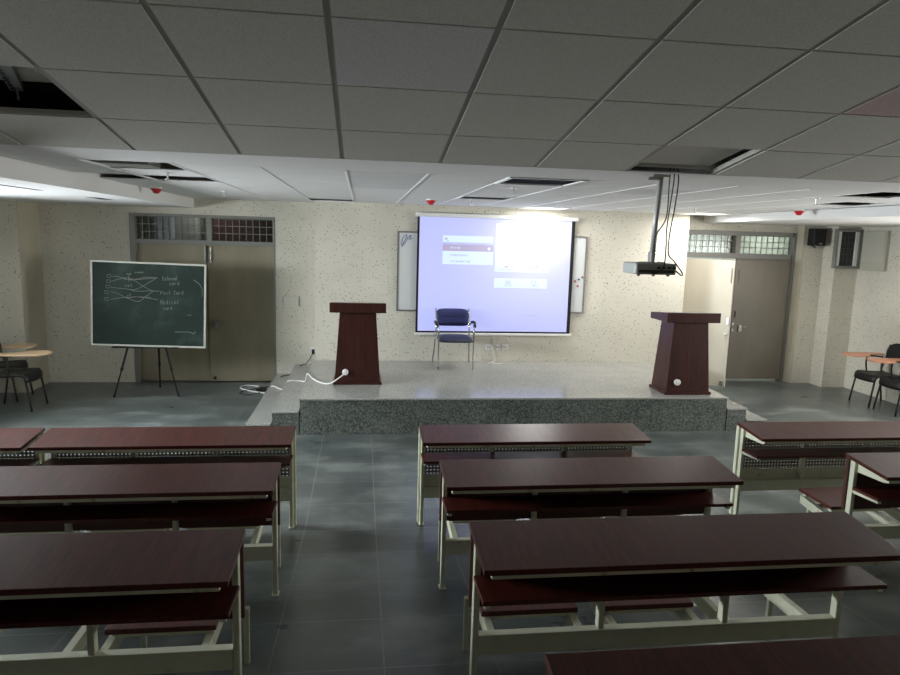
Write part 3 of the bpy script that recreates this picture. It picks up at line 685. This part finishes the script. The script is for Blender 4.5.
for i, (x, y, lb) in enumerate(((1.27, 5.73, 'ceiling sprinkler behind the large dark vent'), (1.24, 7.77, 'ceiling sprinkler above the top of the projection screen'), (-1.48, 5.5, 'ceiling sprinkler beside the large dark opening at left'),
        (-1.5, 7.75, 'ceiling sprinkler above the left double door'), (3.97, 5.6, 'ceiling sprinkler beside the right dark opening'), (3.95, 7.77, 'ceiling sprinkler in front of the lit panel by the pole'))):
    t = thing('sprinkler', (x, y, ZF), lb, 'sprinkler', 'ceiling sprinklers')
    b = MB(); b.lathe((0, 0, 0), [(-.006, .03), (0, .032)], 14); b.build('escutcheon', WHITEP, t)
    b = MB(); b.tube([(0, 0, -.006), (0, 0, -.05)], .006, 8); b.lathe((0, 0, 0), [(-.056, .02), (-.05, .02)], 10); b.build('nozzle', STEEL, t)
# displaced tile over the opening where the projector cables go up
b = MB(); b.hexa([(-.31, -.30, 0), (.20, -.30, 0), (.20, .19, 0), (-.31, .19, 0), (-.31, -.30, .014), (.20, -.30, .014), (.20, .19, .014), (-.31, .19, .014)])
o = tag(b.build('ceiling_tile', TILE), 'ceiling tile pushed aside over the opening beside the projector pole', 'ceiling tile'); o.location = (1.90, 3.80, cz(3.80)+.035); o.rotation_euler = (-.155, 0, .02)
# foil duct and channel above the left opening
du = thing('air_duct', (-1.6, 3.2, cz(3.2)+.05), 'silver foil wrapped duct seen through the missing left ceiling tile', 'air duct')
b = MB(); b.hexa([(-.9, -.7, .12), (.48, -.7, .12), (.48, .27, .035), (-.9, .27, .035), (-.9, -.7, .4), (.48, -.7, .4), (.48, .27, .32), (-.9, .27, .32)]); b.build('foil_wrap', FOIL, du, .02)
b = MB(); ch = lambda t, o, z: (.20-.20*t+o, -.28+.58*t, z+.03*(1-t))
b.hexa([ch(0, -.03, .0), ch(0, .03, .0), ch(1, .03, .0), ch(1, -.03, .0), ch(0, -.03, .03), ch(0, .03, .03), ch(1, .03, .03), ch(1, -.03, .03)]); b.build('slotted_channel', GALV, du)
for k in range(9):
    b = MB(); t_ = .12+.1*k; p = ch(t_, -.012, 0)
    b.box(p[0]-.006, p[0]+.006, p[1]-.016, p[1]+.016, -.002, .002); b.build('channel_slot', VOID, du)
b = MB(); b.tube([(0, .3, .0), (.005, .3, -.04)], .005); b.build('hanging_bolt', GALV, du)
# duct bits above the far-left opening
b = MB(); b.box(-2.25, -1.75, 5.95, 6.3, ZF+.09, ZF+.25); tag(b.build('air_duct', FOIL), 'pale duct glimpsed in the narrow opening by the left beam', 'air duct')

# ------------------------------------------------------------------ wall fittings
sk = thing('wall_speaker', (6.91, 9.70, 2.18), 'black box loudspeaker high on the wall right of the door', 'loudspeaker')
b = MB(); b.box(-.11, .10, -.15, .0, .0, .26); b.build('cabinet', BLACK, sk, .012)
b = MB(); b.box(-.095, .085, -.158, -.15, .02, .245); b.build('grille', mat('black_speaker_cloth', (12, 12, 13), .8), sk, .004)
b = MB(); b.box(-.02, .03, -.162, -.157, .025, .04); b.build('badge', STEEL, sk)
b = MB(); b.tube([(.0, -.05, -.03), (.0, .03, -.0)], .012); b.build('bracket', BLACK, sk)
hw = thing('hatch_window', (7.26, 9.44, 1.88), 'grey framed small dark window high in the right corner', 'window')
b = MB()
for q in ((-.20, .235, .52, .56), (-.20, .235, -.03, .01), (-.20, -.165, .01, .52), (.175, .235, .01, .52)): b.box(q[0], q[1], -.05, .01, q[2], q[3])
b.build('window_frame', DFRAME, hw, .003)
b = MB(); b.box(-.165, .175, -.02, -.01, .01, .52); b.build('pane', DARKGL, hw)
b = MB(); b.box(-.165, -.115, -.04, -.02, .01, .52); b.box(.125, .175, -.04, -.02, .01, .52); b.build('side_panel', WHITEP, hw)
b = MB()
for k in range(1, 4): b.box(-.115+.06*k-.002, -.115+.06*k+.002, -.030, -.024, .01, .52)
for k in range(1, 6): b.box(-.115, .125, -.031, -.025, .01+.085*k-.003, .01+.085*k+.003)
b.build('grille', mat('dark_grille', (62, 66, 68), .5), hw)
b = MB(); b.box(7.44, 7.499, 8.86, 9.33, 1.84, 2.42); cp = tag(b.build('wall_cabinet', mat('pale_grey_panel', (176, 174, 160), .4), None, .006), 'pale grey wall cabinet beside the small dark corner window', 'cabinet')
b = MB(); b.box(7.432, 7.44, 8.88, 9.31, 1.97, 2.40); b.build('cabinet_door', mat('pale_grey_panel_door', (182, 180, 168), .35), cp)
for i, (x, wd, lb) in enumerate(((1.81, .11, 'left white socket plate under the projection screen'), (1.94, .06, 'middle white socket plate under the projection screen'), (2.045, .09, 'right white socket plate under the projection screen'))):
    t = thing('socket_plate', (x, 9.38, .61), lb, 'socket', 'sockets under the screen')
    b = MB(); b.box(-wd/2, wd/2, -.014, 0, -.04, .04); b.build('plate', WHITEP, t, .003); b = MB()
    for dx in (-.015, .015): b.box(dx-.004, dx+.004, -.018, -.012, -.012, .008)
    b.build('pin_hole', BLACK, t)
b = MB(); b.tube(smoothpts([(1.87, 9.36, .78), (1.88, 9.362, .68), (1.87, 9.36, .55), (1.90, 9.35, .44), (1.87, 9.31, S0+.006), (1.78, 9.2, S0+.006), (1.88, 9.12, S0+.006), (1.97, 9.16, S0+.006)]), .005, 6)
tag(b.build('cable', WHITEP, None, smooth=True), 'thin white cable hanging below the projection screen to the stage', 'cable')
for i, (x, lb) in enumerate(((-1.005, 'left blank switch plate on the wall right of the left door'), (-.775, 'right blank switch plate on the wall right of the left door'))):
    t = thing('switch_plate', (x, 9.80, 1.185), lb, 'switch', 'switch plates by the left door')
    b = MB(); b.box(-.108, .108, -.012, 0, -.07, .07); b.build('plate', mat('cream_plate', (202, 198, 184), .5), t, .003)
    b = MB(); b.box(-.112, -.104, -.014, 0, -.07, .07); b.build('plate_edge', DFRAME, t)
t = thing('power_socket', (-.70, 9.80, .47), 'small dark power socket on the wall behind the left steps', 'socket')
b = MB(); b.box(-.03, .03, -.01, 0, -.05, .05); b.build('plate', WHITEP, t); b = MB(); b.box(-.015, .025, -.035, -.008, -.045, .02); b.build('plug', BLACK, t)
# cords
b = MB(); b.tube(smoothpts([(-.185, 7.79, S0+.15), (-.24, 7.74, S0+.11), (-.36, 7.75, S0+.03), (-.47, 7.9, S0+.008), (-.58, 8.12, S0+.008), (-.67, 8.4, S0+.010), (-.70, 8.5, .30), (-.78, 8.62, .275), (-.93, 8.62, .272), (-.965, 8.66, .15), (-1.05, 8.78, .138), (-1.17, 8.93, .138), (-1.24, 9.0, .03), (-1.33, 9.12, .008), (-1.5, 9.22, .008), (-1.66, 9.4, .008), (-1.6, 9.56, .008), (-1.42, 9.5, .008)], 6), .008, 6)
wc = b.build('power_cord', WHITEP, pod1, smooth=True); wc.matrix_parent_inverse = Matrix.Translation((.045, -7.82, -S0)); wc['label'] = 'white power cord trailing down the steps'
b = MB(); b.tube(smoothpts([(-.70, 9.77, .43), (-.78, 9.72, .30), (-.86, 9.66, .275), (-.99, 9.6, .16), (-1.12, 9.55, .138), (-1.23, 9.5, .03), (-1.36, 9.42, .008), (-1.52, 9.28, .008), (-1.62, 9.1, .008), (-1.45, 9.0, .008), (-1.32, 9.2, .008)], 6), .006, 6)
bc = b
b = MB(); b.box(-1.42, -1.24, 9.22, 9.28, .001, .035); pw = tag(b.build('power_strip', BLACK, None, .006), 'black power strip on the floor at the foot of the left steps', 'power strip')
bc.build('power_cord', BLACK, pw, smooth=True)
